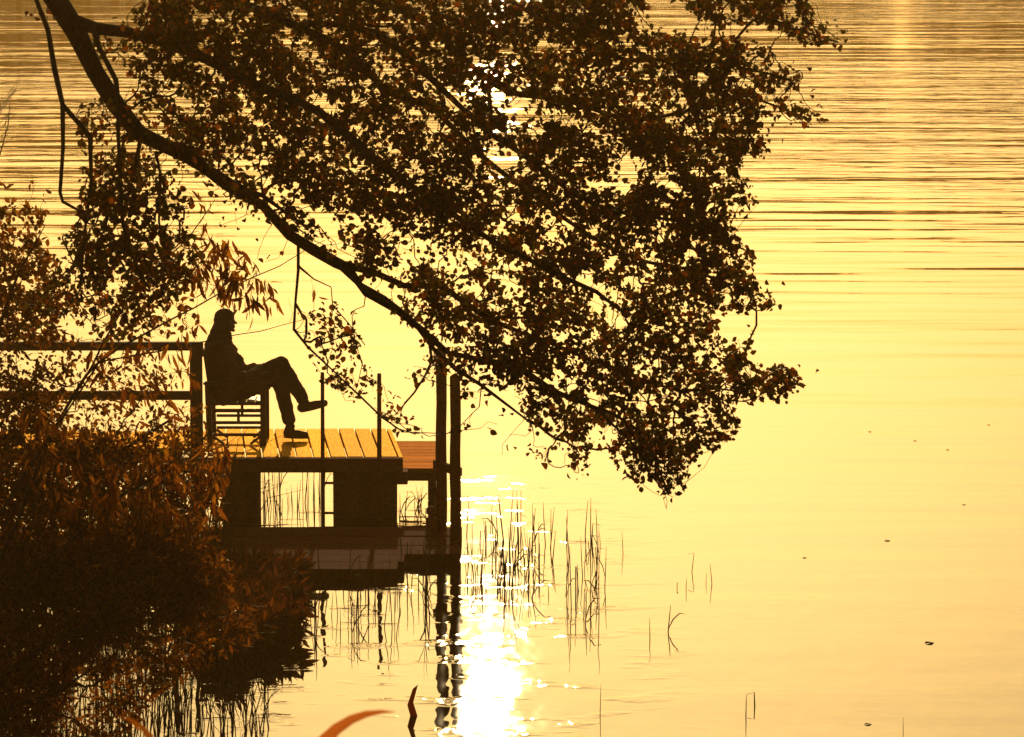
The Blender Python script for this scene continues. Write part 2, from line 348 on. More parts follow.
# ================================================================== the alder
YT = 20.0; pm = YT / F       # metres per pixel at the tree
def lim(pts, wpx, dy0=0.0, dy1=0.0):
    n = len(pts)
    return limb([(x, y, YT + dy0 + (dy1 - dy0) * i / (n - 1)) for i, (x, y) in enumerate(pts)], [v * pm / 2 for v in wpx])
tree = tag(empty('alder_tree', (-5.0, 19.6, land(-5.0, 19.6))), 'large leaning alder whose leafy dark limbs hang over the golden water from the upper left', 'tree')
LIMBS = [
 ([(28,-60),(50,-8),(75,30),(95,72),(115,105),(140,130),(180,157),(225,183),(262,207),(290,237),(335,262),(352,270)], [24,22,21,20,18,17,16,14,12,12,13,10], 0, .1),
 ([(352,270),(369,293),(396,310),(419,328),(440,343),(449,349),(479,358),(515,367),(554,391),(598,409)], [9,8,7,7,7,6,6,5,4,3], .1, -.3),
 ([(340,264),(360,280),(385,296),(410,318),(435,346),(455,367),(479,385),(509,406),(527,420)], [9,6,5,5,5,5,4,3,2], .12, .5),
 ([(345,264),(378,270),(404,284),(440,287),(461,301),(491,319),(524,331),(570,352),(620,372),(680,388),(745,392)], [9,8,7,7,6,6,5,4,4,3,2], .1, .3),
 ([(479,358),(520,372),(556,394),(585,406),(615,415),(640,430),(655,455),(668,492)], [4,4,4,4,3,3,3,2], 0, -.5),
 ([(554,391),(597,409),(623,433),(641,453),(647,471),(664,491)], [3,3,3,2,2,1.5], -.3, -.6),
 ([(72,20),(98,29),(130,33),(165,42),(215,62),(262,84),(300,100),(345,135),(395,175),(440,205),(500,245),(560,275),(620,310)], [14,12,11,11,11,10,9,9,8,7,6,5,4], 0, -.6),
 ([(70,-30),(140,-12),(220,0),(300,30),(350,58),(388,94),(429,108),(464,135),(500,170),(560,215),(620,255),(690,270),(750,290)], [12,11,10,9,8,7,7,6,6,5,4,4,3], 0, .6),
 ([(300,28),(370,30),(435,79),(464,111),(488,135),(520,155),(570,190),(640,215),(700,225),(745,250)], [7,7,7,7,7,6,5,4,3,2], .3, -.4),
 ([(220,0),(330,-10),(420,20),(473,70),(493,88),(517,97),(570,105),(630,120),(690,110),(750,100),(810,120)], [8,7,6,6,6,6,5,5,4,3,2], .2, .8),
 ([(330,-10),(450,-20),(540,20),(600,50),(660,62),(720,60),(790,80)], [6,6,5,5,4,3,2], .4, -.2),
 ([(450,-20),(560,-25),(660,-20),(720,-5),(765,20),(800,32),(838,42)], [6,6,5,5,4,3,2], .4, .9),
 ([(30,-40),(38,0),(50,35),(57,70),(62,105),(60,150),(60,192),(64,202),(78,210)], [6,5,5,5,5,4,4,4,3], -.5, -.9),
 ([(62,105),(75,122),(88,135),(88,180),(88,230),(80,290)], [5,5,5,4,3,2], -.7, -.6),
 ([(95,28),(103,50),(117,80),(122,130),(120,190),(130,250),(150,290)], [7,6,5,4,4,3,2], -.1, -.8),
 ([(230,185),(262,194),(285,215),(303,228),(320,227)], [8,5,4,3,2], .05, .4),
 ([(298,242),(301,268),(300,300),(297,332),(310,350),(335,372),(360,395),(380,420),(403,432)], [4,3.5,3,3,2.5,2,2,2,1.5], .1, -.7),
 ([(300,265),(315,275),(333,285),(336,305),(350,325),(365,345)], [2.5,1.6,1.5,1.4,1.2,1], .1, -.3),
 ([(432,345),(434,360),(424,380),(412,398),(395,415)], [4,3,2,2,1.2], .1, -.2),
]
base = Vector((-5.0, 19.6, land(-5.0, 19.6) - .3))
top = at(28, -60, YT)
trunk_pts = [base, base + Vector((.05, 0, .8)), base + Vector((.3, .1, 2.2)), base + Vector((1.0, .25, 4.0)), Vector((-3.5, 20, 5.75)), top + Vector((-.25, 0, .22)), top]
trunk_r = [.30, .22, .19, .155, .12, .075, .06]
def smooth_poly(P, rr, k=5):
    out, r2 = [], []
    for i in range(len(P) - 1):
        a = P[max(i-1, 0)]; b = P[i]; c = P[i+1]; d = P[min(i+2, len(P)-1)]
        for j in range(k):
            t = j / k; out.append(.5 * ((2*b) + (c - a)*t + (2*a - 5*b + 4*c - d)*t*t + (3*b - a - 3*c + d)*t**3)); r2.append(rr[i]*(1-t) + rr[i+1]*t)
    return out + [P[-1]], r2 + [rr[-1]]
tp, tr = smooth_poly(trunk_pts, trunk_r)
tb = MB(); tb.tube(tp, [r * (1 + .07 * noise.noise(p * 4)) for p, r in zip(tp, tr)], 14); 
# a second upright stem, out of frame, carrying the upper limbs
up2 = [tp[16], tp[16] + Vector((-.1, .2, 1.2)), tp[16] + Vector((.1, .1, 2.6)), tp[16] + Vector((.3, .4, 4.2))]
p2, r2 = smooth_poly(up2, [.13, .11, .08, .03]); tb.tube(p2, r2, 10)
tb.build('trunk', M['bark'], tree, True)
skel, spar = [], []
for pts, wd, d0, d1 in LIMBS:
    P, rr = lim(pts, wd, d0, d1)
    mb = MB(); mb.tube(P, [r * .92 * (1 + .3 * noise.noise(p * 7) + .25 * max(0, noise.noise(p * 3.1)) ) for p, r in zip(P, rr)], 10); mb.build('limb', M['bark'], tree, True)
    b0 = len(skel)
    for i, p in enumerate(P):
        if i == 0:
            if skel: dd = [np.linalg.norm(np.array(p) - q) for q in skel]; spar.append(int(np.argmin(dd)))
            else: spar.append(-1)
        else: spar.append(len(skel) - 1)
        skel.append(np.array(p))
CROWN = [
 ([(160,-15),(300,-15),(470,-15),(648,-15),(652,10),(650,28),(700,38),(745,36),(778,48),(775,68),(802,70),(800,88),(772,88),(770,98),(800,104),(828,112),(826,128),(800,128),(780,118),(757,114),(766,145),(765,163),(742,152),(742,176),(760,190),(757,206),(736,215),(742,235),(757,258),(750,276),(778,302),(768,316),(740,312),(716,312),(722,345),(755,330),(748,362),(790,365),(804,382),(786,396),(745,402),(722,398),(738,416),(733,440),(712,452),(700,452),(690,470),(683,495),(660,500),(652,478),(636,455),(615,432),(598,420),(572,428),(556,418),(530,400),(510,378),(470,352),(440,330),(425,300),(400,262),(372,262),(345,245),(330,215),(300,200),(262,175),(225,160),(190,140),(165,120),(150,90),(135,50),(120,20)], 1.0),
 ([(632,-15),(800,-15),(815,20),(848,30),(846,50),(820,46),(790,40),(775,26),(742,22),(715,30),(690,8)], 1.0),
 ([(80,60),(105,55),(128,80),(150,140),(200,180),(212,150),(150,70),(110,30)], .45),
 ([(78,100),(110,95),(135,140),(190,180),(195,210),(130,215),(85,215),(78,150)], .6),
 ([(85,175),(160,178),(170,208),(192,232),(202,262),(196,292),(150,296),(120,300),(105,290),(80,285),(75,240),(80,210)], 1.0),
 ([(98,285),(200,285),(170,300),(160,335),(110,340),(85,320)], .55),
 ([(55,235),(85,225),(90,290),(60,320),(20,340),(15,300),(50,270)], .5),
 ([(345,255),(440,270),(520,330),(560,380),(545,400),(480,385),(440,355),(400,320),(370,290)], .42),
 ([(505,385),(560,390),(600,420),(615,440),(575,432),(560,440),(548,470),(530,475),(522,450),(535,440)], .5),
 ([(560,405),(620,425),(650,470),(640,490),(620,470),(595,450),(575,492),(562,488),(566,440)], .45),
 ([(300,312),(355,300),(362,360),(402,400),(432,440),(400,436),(360,405),(330,385),(305,365)], .35),
 ([(408,360),(436,352),(470,372),(474,440),(480,470),(460,455),(462,400),(436,400),(437,372),(425,400),(408,392)], .35),
 ([(470,380),(505,395),(510,440),(505,472),(490,470),(488,430)], .12),
 ([(195,185),(240,190),(285,235),(270,275),(235,240),(200,215)], .10),
 ([(15,0),(60,0),(72,20),(45,40),(15,20)], .16),
 ([(120,95),(160,130),(235,165),(300,205),(345,250),(330,262),(260,215),(210,185),(150,150),(118,120)], .45),
 ([(640,440),(668,430),(700,440),(672,500),(650,478)], .7),
]
GAPS = [(527,108,32,14,10,.12),(447,92,26,9,25,.25),(505,160,24,13,40,.1),(440,120,16,9,35,.25),(628,168,20,17,10,.12),(600,135,10,5,40,.3),(590,180,18,7,35,.35),
 (293,40,22,9,20,.12),(655,18,25,12,0,.1),(385,70,30,8,35,.35),(560,228,12,14,60,.2),(420,250,28,15,20,.2),(462,262,16,10,30,.35),(480,290,22,8,25,.35),(520,300,26,10,25,.3),
 (625,262,16,5,40,.2),(665,235,14,6,30,.25),(650,365,22,10,0,.25),(690,290,12,6,40,.3),(645,285,10,9,0,.25),(620,290,14,6,20,.4),(720,180,14,6,0,.45),(725,130,25,6,15,.45),(112,10,16,10,20,.02),
 (660,100,18,6,40,.45),(345,210,20,10,35,.4),(380,225,22,8,25,.35),(660,395,20,8,20,.4),(560,330,20,8,25,.5),(600,355,16,6,20,.5),(695,345,20,8,10,.4),(240,160,14,6,35,.5),(400,160,10,4,30,.4),(700,30,30,5,0,.2),
 (448,450,12,80,0,.15),(200,110,30,12,30,.75),(470,60,20,6,30,.6),(410,20,16,7,10,.5),(450,12,14,6,0,.4),(230,20,14,8,0,.55)]
nC = 5600
cx_, cy_ = sample(CROWN, GAPS, nC)
Yd = YT + .75 * vnoise(cx_, cy_, 90, 1.3) + .45 * vnoise(cx_, cy_, 30, 5.1) + rng.normal(0, .28, nC)
pts = at_np(cx_, cy_, Yd)
A, par = grow(skel, spar, pts, .22)
st = len(skel)
twig_mesh('twigs', A, par, st, .0013, .011).build('twigs', M['twig'], tree, True)
# leaves along the twigs
def twig_leaves(A, par, st, per, spread, polys=None, gaps=None, keep=.12, hmin=None):
    idx = rng.integers(st, len(A), per * (len(A) - st)); p0 = A[idx]; p1 = A[np.array(par)[idx]]
    t = rng.uniform(0, 1, len(idx))[:, None] ** 1.3; seg = p1 - p0; ln = np.linalg.norm(seg, axis=1)[:, None]
    seg = seg / np.maximum(ln, 1e-6) * np.minimum(ln, .22)
    P = p0 + seg * t + rng.normal(0, spread, (len(idx), 3))
    if polys is not None:
        x, y = to_px(P); d = dens(x, y, polys, gaps)
        k = (d > 0) & (rng.uniform(0, 1, len(x)) < np.maximum(d ** .5, keep))
        edge = rng.uniform(0, 1, len(x)) < .25
        P = P[k | (edge & (d >= 0) & (rng.uniform(0, 1, len(x)) < .35))]
    return P
P = twig_leaves(A, par, st, 11, .04, CROWN, GAPS)
n = len(P); print('alder leaves', n)
x, y = to_px(P)
clump = vnoise(x, y, 14, 8.8) + .6 * vnoise(x, y, 6, 2.2)
ca_, sa_ = math.cos(R(36)), math.sin(R(36))
clump = clump + .75 * np.array([noise.noise(Vector(((a * ca_ + b * sa_) / 75, (-a * sa_ + b * ca_) / 12, 4.4))) for a, b in zip(x, y)])
P = P[clump > -.36]; n = len(P)
D = rng.normal(0, 1, (n, 3)) + np.array([.25, 0, -.55]); Nn = rng.normal(0, 1, (n, 3)) + np.array([0, -.2, .5])
S = rng.uniform(.015, .041, n)
link('foliage', leaves_mesh('foliage', P, D, Nn, S, ROUND), M['alder_leaf'], tree)

# ================================================================== shrubs on the left bank
def plant(name, label, cat, rootp, stems, polys, gaps, Yc, Ys, nn, per, tmpl, size, mat, spread=.03, droop=-.5, bf=.25, r0=.0012, rmax=.014, group=None, nscale=90, dirx=.2):
    t = tag(empty(name, rootp), label, cat, group)
    sk, spr = [], []; mb = MB()
    for s_ in stems:
        P_, rr = limb(s_[0], s_[1], .15)
        P_ = [Vector(rootp)] + P_; rr = [rr[0] * 1.5] + rr
        P2, r2_ = smooth_poly(P_[:2], rr[:2], 6); P_ = P2[:-1] + P_[1:]; rr = r2_[:-1] + rr[1:]
        mb.tube(P_, rr, 7)
        for i, p in enumerate(P_):
            spr.append(len(sk) - 1 if i else -1); sk.append(np.array(p))
    mb.build('stem', M['bark'], t, True)
    x, y = sample(polys, gaps, nn)
    Yv = Yc(x, y) + Ys * (vnoise(x, y, nscale, 2.7) + rng.normal(0, .45, nn))
    pts = at_np(x, y, Yv)
    gz = np.array([land(a, b) for a, b in pts[:, :2]]); ok = pts[:, 2] > np.maximum(gz, 0) + .03; pts = pts[ok]
    A_, par_ = grow(sk, spr, pts, bf)
    twig_mesh('twigs', A_, par_, len(sk), r0, rmax, 4).build('twigs', M['twig'], t, True)
    P_ = twig_leaves(A_, par_, len(sk), per, spread, polys, gaps)
    P_ = P_[P_[:, 2] > .01]; n_ = len(P_)
    D_ = rng.normal(0, .75, (n_, 3)) + np.array([dirx, 0, droop]); N_ = rng.normal(0, 1, (n_, 3)) + np.array([0, -.4, .3])
    link('foliage', leaves_mesh('foliage', P_, D_, N_, rng.uniform(size[0], size[1], n_), tmpl), mat, t); print(name, n_)
    return t
def rt(x, y): return (x, y, land(x, y))
# tall brown sallow that fills the lower left
plant('sallow_shrub', 'big tangled brown sallow bush filling the lower left beside the jetty', 'shrub', rt(-4.9, 27.6),
  [([(-60,620,27.6),(40,520,27.5),(110,460,27.4),(170,420,27.2)], [.03,.022,.015,.008]), ([(-50,600,27.8),(10,450,27.8),(60,390,27.8)], [.025,.016,.008]), ([(-40,640,27.2),(90,570,27.2),(180,530,27.0),(215,480,27)], [.025,.016,.01,.004])],
  [([(-10,440),(30,405),(70,440),(100,430),(130,450),(180,462),(222,470),(214,500),(205,540),(230,560),(232,590),(150,600),(60,600),(-10,600)], 1.0), ([(-10,345),(130,350),(200,375),(215,460),(130,440),(-10,440)], .28), ([(60,425),(190,440),(230,455),(222,540),(150,530),(60,500)], .5), ([(-10,370),(50,385),(65,420),(-10,430)], .7)],
  [(200,510,14,30,0,.45),(185,500,8,40,20,.5),(128,415,12,9,0,.35),(160,405,20,8,0,.35),(180,400,12,14,0,.3)], lambda x, y: 27.4 - (y - 450) * .003, .45, 2300, 12, OVAL, (.025, .055), M['shrub_leaf'])
plant('sallow_shrub', 'low dark bramble mound at the bottom left edge of the bank', 'shrub', rt(-4.7, 26.2),
  [([(-60,720,26.2),(60,640,26.2),(120,600,26.2)], [.025,.015,.008]), ([(-50,730,26),(60,690,26),(90,670,26)], [.02,.012,.006])],
  [([(-10,540),(120,545),(190,560),(215,590),(190,615),(150,620),(110,640),(75,665),(55,700),(60,700),(50,745),(-10,745)], 1.0), ([(190,560),(240,580),(230,610),(180,625)], .35), ([(60,640),(150,600),(250,600),(255,640),(200,665),(150,700),(120,745),(40,745)], .42)],
  [(90,690,20,20,0,.3)], lambda x, y: 26.6 - (y - 600) * .004, .35, 1900, 9, LANCE, (.04, .10), M['shrub_leaf'])
plant('marsh_plant', 'spiky dark water plant reaching right from the bank just under the jetty', 'plant', rt(-3.6, 33.8),
  [([(180,600,34),(230,590,34.2),(285,580,34.4)], [.012,.008,.004]), ([(170,610,33.4),(230,612,33.4),(285,615,33.2)], [.012,.008,.004]), ([(150,630,32.6),(215,652,32.2)], [.012,.006])],
  [([(190,555),(305,560),(300,572),(280,583),(308,592),(270,600),(306,613),(270,630),(245,632),(240,650),(205,645),(180,600)], .9)],
  [(255,580,22,5,0,.3)], lambda x, y: 6.2 / np.tan(PITCH + np.arctan((y - 368.5) / F)) - 1.0, .12, 1000, 7, LANCE, (.07, .18), M['marsh_leaf'], .025, -.05, dirx=.9, r0=.001)
# willow with hanging narrow leaves
plant('willow_sapling', 'slender willow sapling with hanging narrow orange leaves in front of the jetty', 'sapling', rt(-4.7, 26.5),
  [([(0,560,26.3),(60,420,26.2),(100,360,26),(170,320,26),(250,280,26),(325,240,26)], [.014,.011,.009,.006,.004,.002]),
   ([(10,600,26.3),(90,520,26),(150,480,25.8),(215,430,25.8)], [.012,.01,.006,.003]),
   ([(60,420,26.2),(130,300,26),(190,230,26),(215,200,26)], [.008,.006,.004,.002]),
   ([(100,360,26),(190,345,26),(260,330,26),(310,318,26)], [.006,.004,.003,.0015])],
  [([(205,215),(225,235),(255,260),(275,290),(270,305),(230,300),(195,290),(185,250)], .8), ([(190,290),(350,270),(345,330),(230,345)], .08), ([(95,455),(225,440),(235,470),(212,520),(90,525)], .55), ([(90,345),(200,320),(195,440),(70,420)], .3), ([(150,190),(215,170),(225,215),(160,240)], .1), ([(20,400),(95,380),(100,520),(30,540)], .3)],
  [(262,350,60,30,0,.0),(222,325,15,18,0,.3)], lambda x, y: 26 + 0 * x, .3, 330, 4, LANCE, (.06, .135), M['willow_leaf'], .03, -1.6, r0=.0009, rmax=.006)
plant('elder_shrub', 'twiggy shrub with a few orange leaves at the left edge above the handrail', 'shrub', rt(-5.2, 29),
  [([(-30,440,28.8),(0,330,28.6),(20,270,28.6),(45,225,28.6)], [.02,.015,.009,.003]), ([(0,330,28.6),(50,310,28.6),(95,295,28.6),(150,300,28.6)], [.01,.007,.005,.002]), ([(-30,440,28.8),(-10,240,28.6),(0,160,28.6),(10,100,28.6)], [.012,.008,.005,.002])],
  [([(-10,245),(30,235),(60,262),(70,300),(60,345),(-10,345)], .9), ([(60,290),(200,290),(200,342),(60,345)], .35), ([(-10,200),(45,205),(50,240),(-10,250)], .5), ([(-10,160),(50,170),(55,200),(-10,205)], .15)],
  [(60,320,20,8,0,.3)], lambda x, y: 28.7 + 0 * x, .3, 420, 6, OVAL, (.035, .07), M['shrub_leaf'], .03)
# a few bright orange leaves on it
P = np.array([at(a, b, 28.3) for a, b in [(8,228),(12,215),(17,240),(24,206),(30,205),(37,208),(5,250),(42,222),(34,200)]])
# bare winter twigs at the very edge
bt = tag(empty('bare_bush', rt(-5.6, 30)), 'bare fine twigs poking in at the left edge beside the hazy water', 'bush')
mb = MB()
for k in range(9):
    x1 = rng.uniform(2, 22); y1 = rng.uniform(55, 140); P0 = at(-40, 200, 30); P1 = at(-18, (y1 + 190) / 2, 30 + rng.uniform(-.2, .2)); P2_ = at(x1, y1, 30 + rng.uniform(-.3, .3))
    q, r_ = smooth_poly([Vector(rt(-5.6, 30)), P0, P1, P2_], [.012, .006, .003, .0012], 4); mb.tube(q, r_, 4)
    for j in range(4):
        t = rng.uniform(.5, 1); s0 = P1.lerp(P2_, t * .9); mb.tube([s0, s0 + Vector((rng.uniform(-.02, .09), rng.uniform(-.05, .05), rng.uniform(.02, .12)))], [.0018, .0008], 4)
mb.build('twigs', M['twig'], bt, True)

# ================================================================== jetty
DZ = .60; YF, YB = 38.7, 40.7
jet = tag(empty('jetty', (-1.9, 39.7, 0)), 'wooden jetty with yellow sunlit deck boards on thick dark supports', 'jetty')
mb = MB(); sk = math.tan(R(5))
xL = at(213, 456, YF).x; xR = at(403, 456, YF).x; bw = .165
k = 0; x = xL
while x < xR - .02:
    x2 = min(x + bw - .014, xR); y0 = YF + rng.uniform(-.01, .01); y1 = YB + rng.uniform(-.02, .02)
    dzz = rng.uniform(-.002, .003); sh = (y1 - y0) * sk
    Vb = [(x, y0, DZ - .035), (x2, y0, DZ - .035), (x2 - sh, y1, DZ - .035), (x - sh, y1, DZ - .035), (x + .003, y0, DZ + dzz), (x2 - .003, y0, DZ + dzz), (x2 - .003 - sh, y1, DZ + dzz), (x + .003 - sh, y1, DZ + dzz)]
    mb.add(Vb, [(3,2,1,0),(4,5,6,7),(0,1,5,4),(1,2,6,5),(2,3,7,6),(3,0,4,7)]); x += bw
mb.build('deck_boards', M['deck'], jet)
mb = MB(); mb.beam((xL - .35, YF - .06, DZ - .072), (xR, YF - .06, DZ - .072), .1, .14); mb.build('front_beam', M['timber'], jet)
mb = MB(); mb.beam((xL, YB - .1, DZ - .11), (xR - .25, YB - .1, DZ - .11), .1, .14); mb.build('rear_beam', M['timber'], jet)
mb = MB(); mb.beam((xR - .06, YF + .0, DZ - .11), (xR - .23, YB - .16, DZ - .11), .08, .14); mb.build('side_beam', M['timber'], jet)
def sheet_pier(x0, x1, name='support'):
    a = at(x0, 470, YF).x; b = at(x1, 470, YF).x; n = max(2, round((b - a) / .13)); mb = MB()
    for i in range(n):
        p = a + (b - a) * i / n; q = a + (b - a) * (i + 1) / n - .004
        mb.box(p, q, YF - .005 + rng.uniform(-.012, .0), YF + .1, -.7, DZ - .145)
    mb.box(a + .01, b - .01, YF + .105, YF + .75, -.7, DZ - .185)
    mb.build(name, M['timber'], jet)
sheet_pier(222, 257); sheet_pier(333, 396)
mb = MB(); p = at(402, 476, YF); mb.box(p.x - .05, p.x + .055, YF - .03, YF + .25, DZ - .27, DZ - .146); mb.build('bracket', M['timber'], jet)
# lower side step
sx0 = at(394, 455, 39.6).x; sx1 = at(438, 455, 39.6).x; ZS = .45; mb = MB()
for i in range(9):
    y0 = 38.95 + i * .215; mb.box(sx0 - .1 * (i / 9), sx1 + .0, y0, y0 + .203, ZS - .04, ZS + rng.uniform(-.002, .003))
st_ = tag(empty('side_step', (sx0, 39, 0)), 'lower reddish side platform with boards running across, between jetty and tall posts', 'platform')
mb.build('step_boards', M['deck_x'], st_)
mb = MB(); mb.beam((sx0 + .02, 38.93, ZS - .08), (sx1, 38.93, ZS - .08), .05, .08); mb.build('bearer', M['timber'], st_); mb = MB(); mb.beam((sx0 + .02, 40.7, ZS - .08), (sx1, 40.7, ZS - .08), .05, .08)
mb.build('bearer', M['timber'], st_)
for sy in (40.6,):
    mb = MB(); mb.tube([(sx1 - .08, sy, -.6), (sx1 - .08, sy, ZS - .04)], .045, 10); mb.build('leg', M['timber'], st_, True)
# walkway to the bank
wk = tag(empty('walkway', (-4.5, 40, 0)), 'wooden walkway with a two bar handrail running from the left edge to the jetty', 'walkway')
mb = MB(); x = -7.6
while x < xL - .04:
    mb.box(x, min(x + .14, xL - .03), 39.3, 40.55, DZ - .04, DZ + rng.uniform(-.004, .002)); x += .155
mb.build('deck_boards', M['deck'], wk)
mb = MB(); mb.beam((-7.6, 39.4, DZ - .1), (xL - .36, 39.4, DZ - .1), .08, .12); mb.build('bearer', M['timber'], wk); mb = MB(); mb.beam((-7.6, 40.4, DZ - .1), (xL - .05, 40.4, DZ - .1), .08, .12); mb.build('bearer', M['timber'], wk)
YR = 39.35
mb = MB(); mb.beam((-7.6, YR, at(0, 346, YR).z), (at(203, 346, YR).x, YR, at(0, 346, YR).z), .09, .085); mb.build('top_rail', M['rail'], wk)
mb = MB(); mb.beam((-7.6, YR - .03, at(0, 395, YR).z), (at(197, 395, YR).x, YR - .03, at(0, 395, YR).z), .04, .09); mb.build('lower_rail', M['rail'], wk)
for px_ in (196, -60):
    xx = at(px_, 400, YR).x; mb = MB(); mb.beam((xx, YR + .05, -.6 if px_ > 0 else .1), (xx, YR + .05, at(0, 343, YR).z), .12, .1, up=(0, 1, 0)); mb.build('rail_post', M['rail'], wk)
# low landing frame at the water
lo = tag(empty('low_landing', (-2, 37, 0)), 'low dark floating timber landing lying on the water in front of the jetty supports', 'landing')
def lowb(x0, x1, r0, r1, z1, nm='plank', z0=-.12):
    a = on(x0, r0, z1); b = on(x1, r1, z1); MB().box(at(x0, r0, a.y).x, at(x1, r0, a.y).x, b.y, a.y, z0, z1).build(nm, M['wet'], lo)
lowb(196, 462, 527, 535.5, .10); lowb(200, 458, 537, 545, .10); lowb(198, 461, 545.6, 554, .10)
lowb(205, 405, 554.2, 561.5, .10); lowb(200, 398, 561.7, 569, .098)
for xx in (-2.9, -1.9, -1.2):
    MB().box(xx - .05, xx + .05, 35.0, 37.5, -.16, -.125).build('crosspiece', M['timber'], lo)
# tall posts
def tall_post(px_, ptop, Yp, wpx, label, tx=0):
    b = at(px_, 540, Yp); r_ = wpx * Yp / F / 2; t = tag(empty('mooring_post', (b.x, Yp, 0)), label, 'post'); z1 = at(px_, ptop, Yp).z
    P_ = [Vector((b.x + .004 * math.sin(i * 1.7) + tx * i / 10, Yp, -.7 + (z1 + .7) * i / 10)) for i in range(11)]
    mb = MB(); mb.tube(P_, [r_ * (1.06 - .1 * i / 10 + .03 * math.sin(i * 2.3)) for i in range(11)], 16); mb.build('post_shaft', M['timber'], t, True)
    mb = MB(); mb.tube([P_[-1] + Vector((0, 0, .001)), P_[-1] + Vector((0, 0, .02))], [r_ * .97, r_ * .6], 16); mb.build('post_top', M['timber'], t, True)
tall_post(441.5, 350, 37.35, 11, 'taller thick timber post rising into the leaves, left one of the pair')
tall_post(455.5, 377, 36.85, 11, 'thick timber post standing clear of the leaves, right one of the pair')
mb = MB(); p = at(448, 468, 37.2); mb.beam((at(437, 468, 37.2).x - .02, 37.45, p.z), (at(460, 468, 37.2).x, 36.95, p.z), .05, .08); tag(mb.build('cross_bar', M['timber']), 'short dark cross bar joining the two tall posts below the side platform', 'crossbar')
# ladder with two tall thin poles
la = tag(empty('ladder', (at(350, 520, 38.5).x, 38.5, 0)), 'swimming ladder with two tall thin poles and short rungs against the deck front', 'ladder')
YLd = 38.52
for px_, pt, ww in ((323, 372, 4.2), (379.5, 373, 4.8)):
    b = at(px_, 520, YLd); z1 = at(px_, pt, YLd).z; r_ = ww * YLd / F / 2
    MB().tube([(b.x, YLd, -.55), (b.x, YLd, .5), (b.x + .003, YLd, z1 - .01), (b.x + .003, YLd, z1)], [r_, r_, r_ * .9, r_ * .5], 12).build('pole', M['steel'], la, True)
for py_ in (483, 513, 543):
    a = at(323, py_, YLd); b = at(379.5, py_, YLd); MB().tube([a, b], .013, 8).build('rung', M['steel'], la, True)
# small stake with round cap
b = at(431.5, 530, 37.3); t = tag(empty('stake', (b.x, 37.3, 0)), 'short stubby stake with a rounded cap beside the foot of the tall posts', 'stake')
MB().tube([(b.x, 37.3, -.2), (b.x, 37.3, .22)], .055, 12).build('post_shaft', M['timber'], t, True)
MB().tube([(b.x, 37.3, .222), (b.x, 37.3, .25), (b.x, 37.3, .262), (b.x, 37.3, .31), (b.x, 37.3, .33)], [.03, .03, .05, .05, .025], 14).build('cap', M['timber'], t, True)

# ================================================================== chair
YC = 39.75
def J(px_, py_, dy=0.0): return at(px_, py_, YC) + Vector((0, dy, 0))
ch = tag(empty('armchair', (at(238, 440, YC).x, YC, DZ)), 'slatted wooden garden armchair on the jetty holding the seated person', 'chair')
zd = DZ + .001; HW = .27
xb = at(212, 440, YC).x; xf = at(265, 440, YC).x
za = J(0, 381).z; zs = J(0, 400).z
for s in (-1, 1):
    MB().beam((xf, YC + s*HW, zd), (xf, YC + s*HW, za), .055, .05, up=(0, 1, 0)).build('leg', M['chairwood'], ch)
    MB().beam((xb, YC + s*HW, zd), (xb - .02, YC + s*HW, za + .03), .055, .05, up=(0, 1, 0)).build('leg', M['chairwood'], ch)
    MB().beam((xb - .06, YC + s*HW, za + .012), (xf + .03, YC + s*HW, za + .012), .07, .024).build('armrest', M['chairwood'], ch)
    for py_, hh in ((407, .035), (419, .03), (431, .03)):
        z = J(0, py_).z; MB().beam((xb + .029, YC + s*HW, z), (xf - .029, YC + s*HW, z), .025, hh).build('stretcher', M['chairwood'], ch)
    MB().beam(((xb + xf)/2 + .02, YC + s*(HW + .003), J(0, 407).z - .018), ((xb + xf)/2 + .02, YC + s*(HW + .003), J(0, 419).z + .016), .028, .02, up=(0, 1, 0)).build('side_slat', M['chairwood'], ch)
    MB().beam((xb + .03, YC + s*(HW - .03), J(0, 431).z - .02), (xb + .14, YC + s*(HW - .03), zd + .01), .025, .025, up=(0, 1, 0)).build('brace', M['chairwood'], ch)
    MB().beam((xf - .03, YC + s*(HW - .03), J(0, 431).z - .02), (xf - .13, YC + s*(HW - .03), zd + .01), .025, .025, up=(0, 1, 0)).build('brace', M['chairwood'], ch)
mb = MB()
for i in range(6):
    xx = xb + .04 + i * (xf - xb - .08) / 5; mb.beam((xx, YC - HW + .03, zs - .015 + .004 * i), (xx, YC + HW - .03, zs - .015 + .004 * i), .075, .022)
mb.build('seat', M['chairwood'], ch)
bb = Vector((xb + .01, 0, zs + .02)); bt_ = Vector((at(206, 350, YC).x, 0, J(0, 350).z)); mb = MB()
for i in range(7):
    yy = YC - HW + .05 + i * (2*HW - .1) / 6; mb.beam((bb.x, yy, bb.z), (bt_.x, yy, bt_.z - .03), .05, .018, up=(1, 0, 0))
mb.beam((bt_.x - .005, YC - HW, bt_.z), (bt_.x - .005, YC + HW, bt_.z), .03, .07); mb.beam((bb.x - .005, YC - HW + .03, bb.z), (bb.x - .005, YC + HW - .03, bb.z), .03, .05)
mb.build('backrest', M['chairwood'], ch)

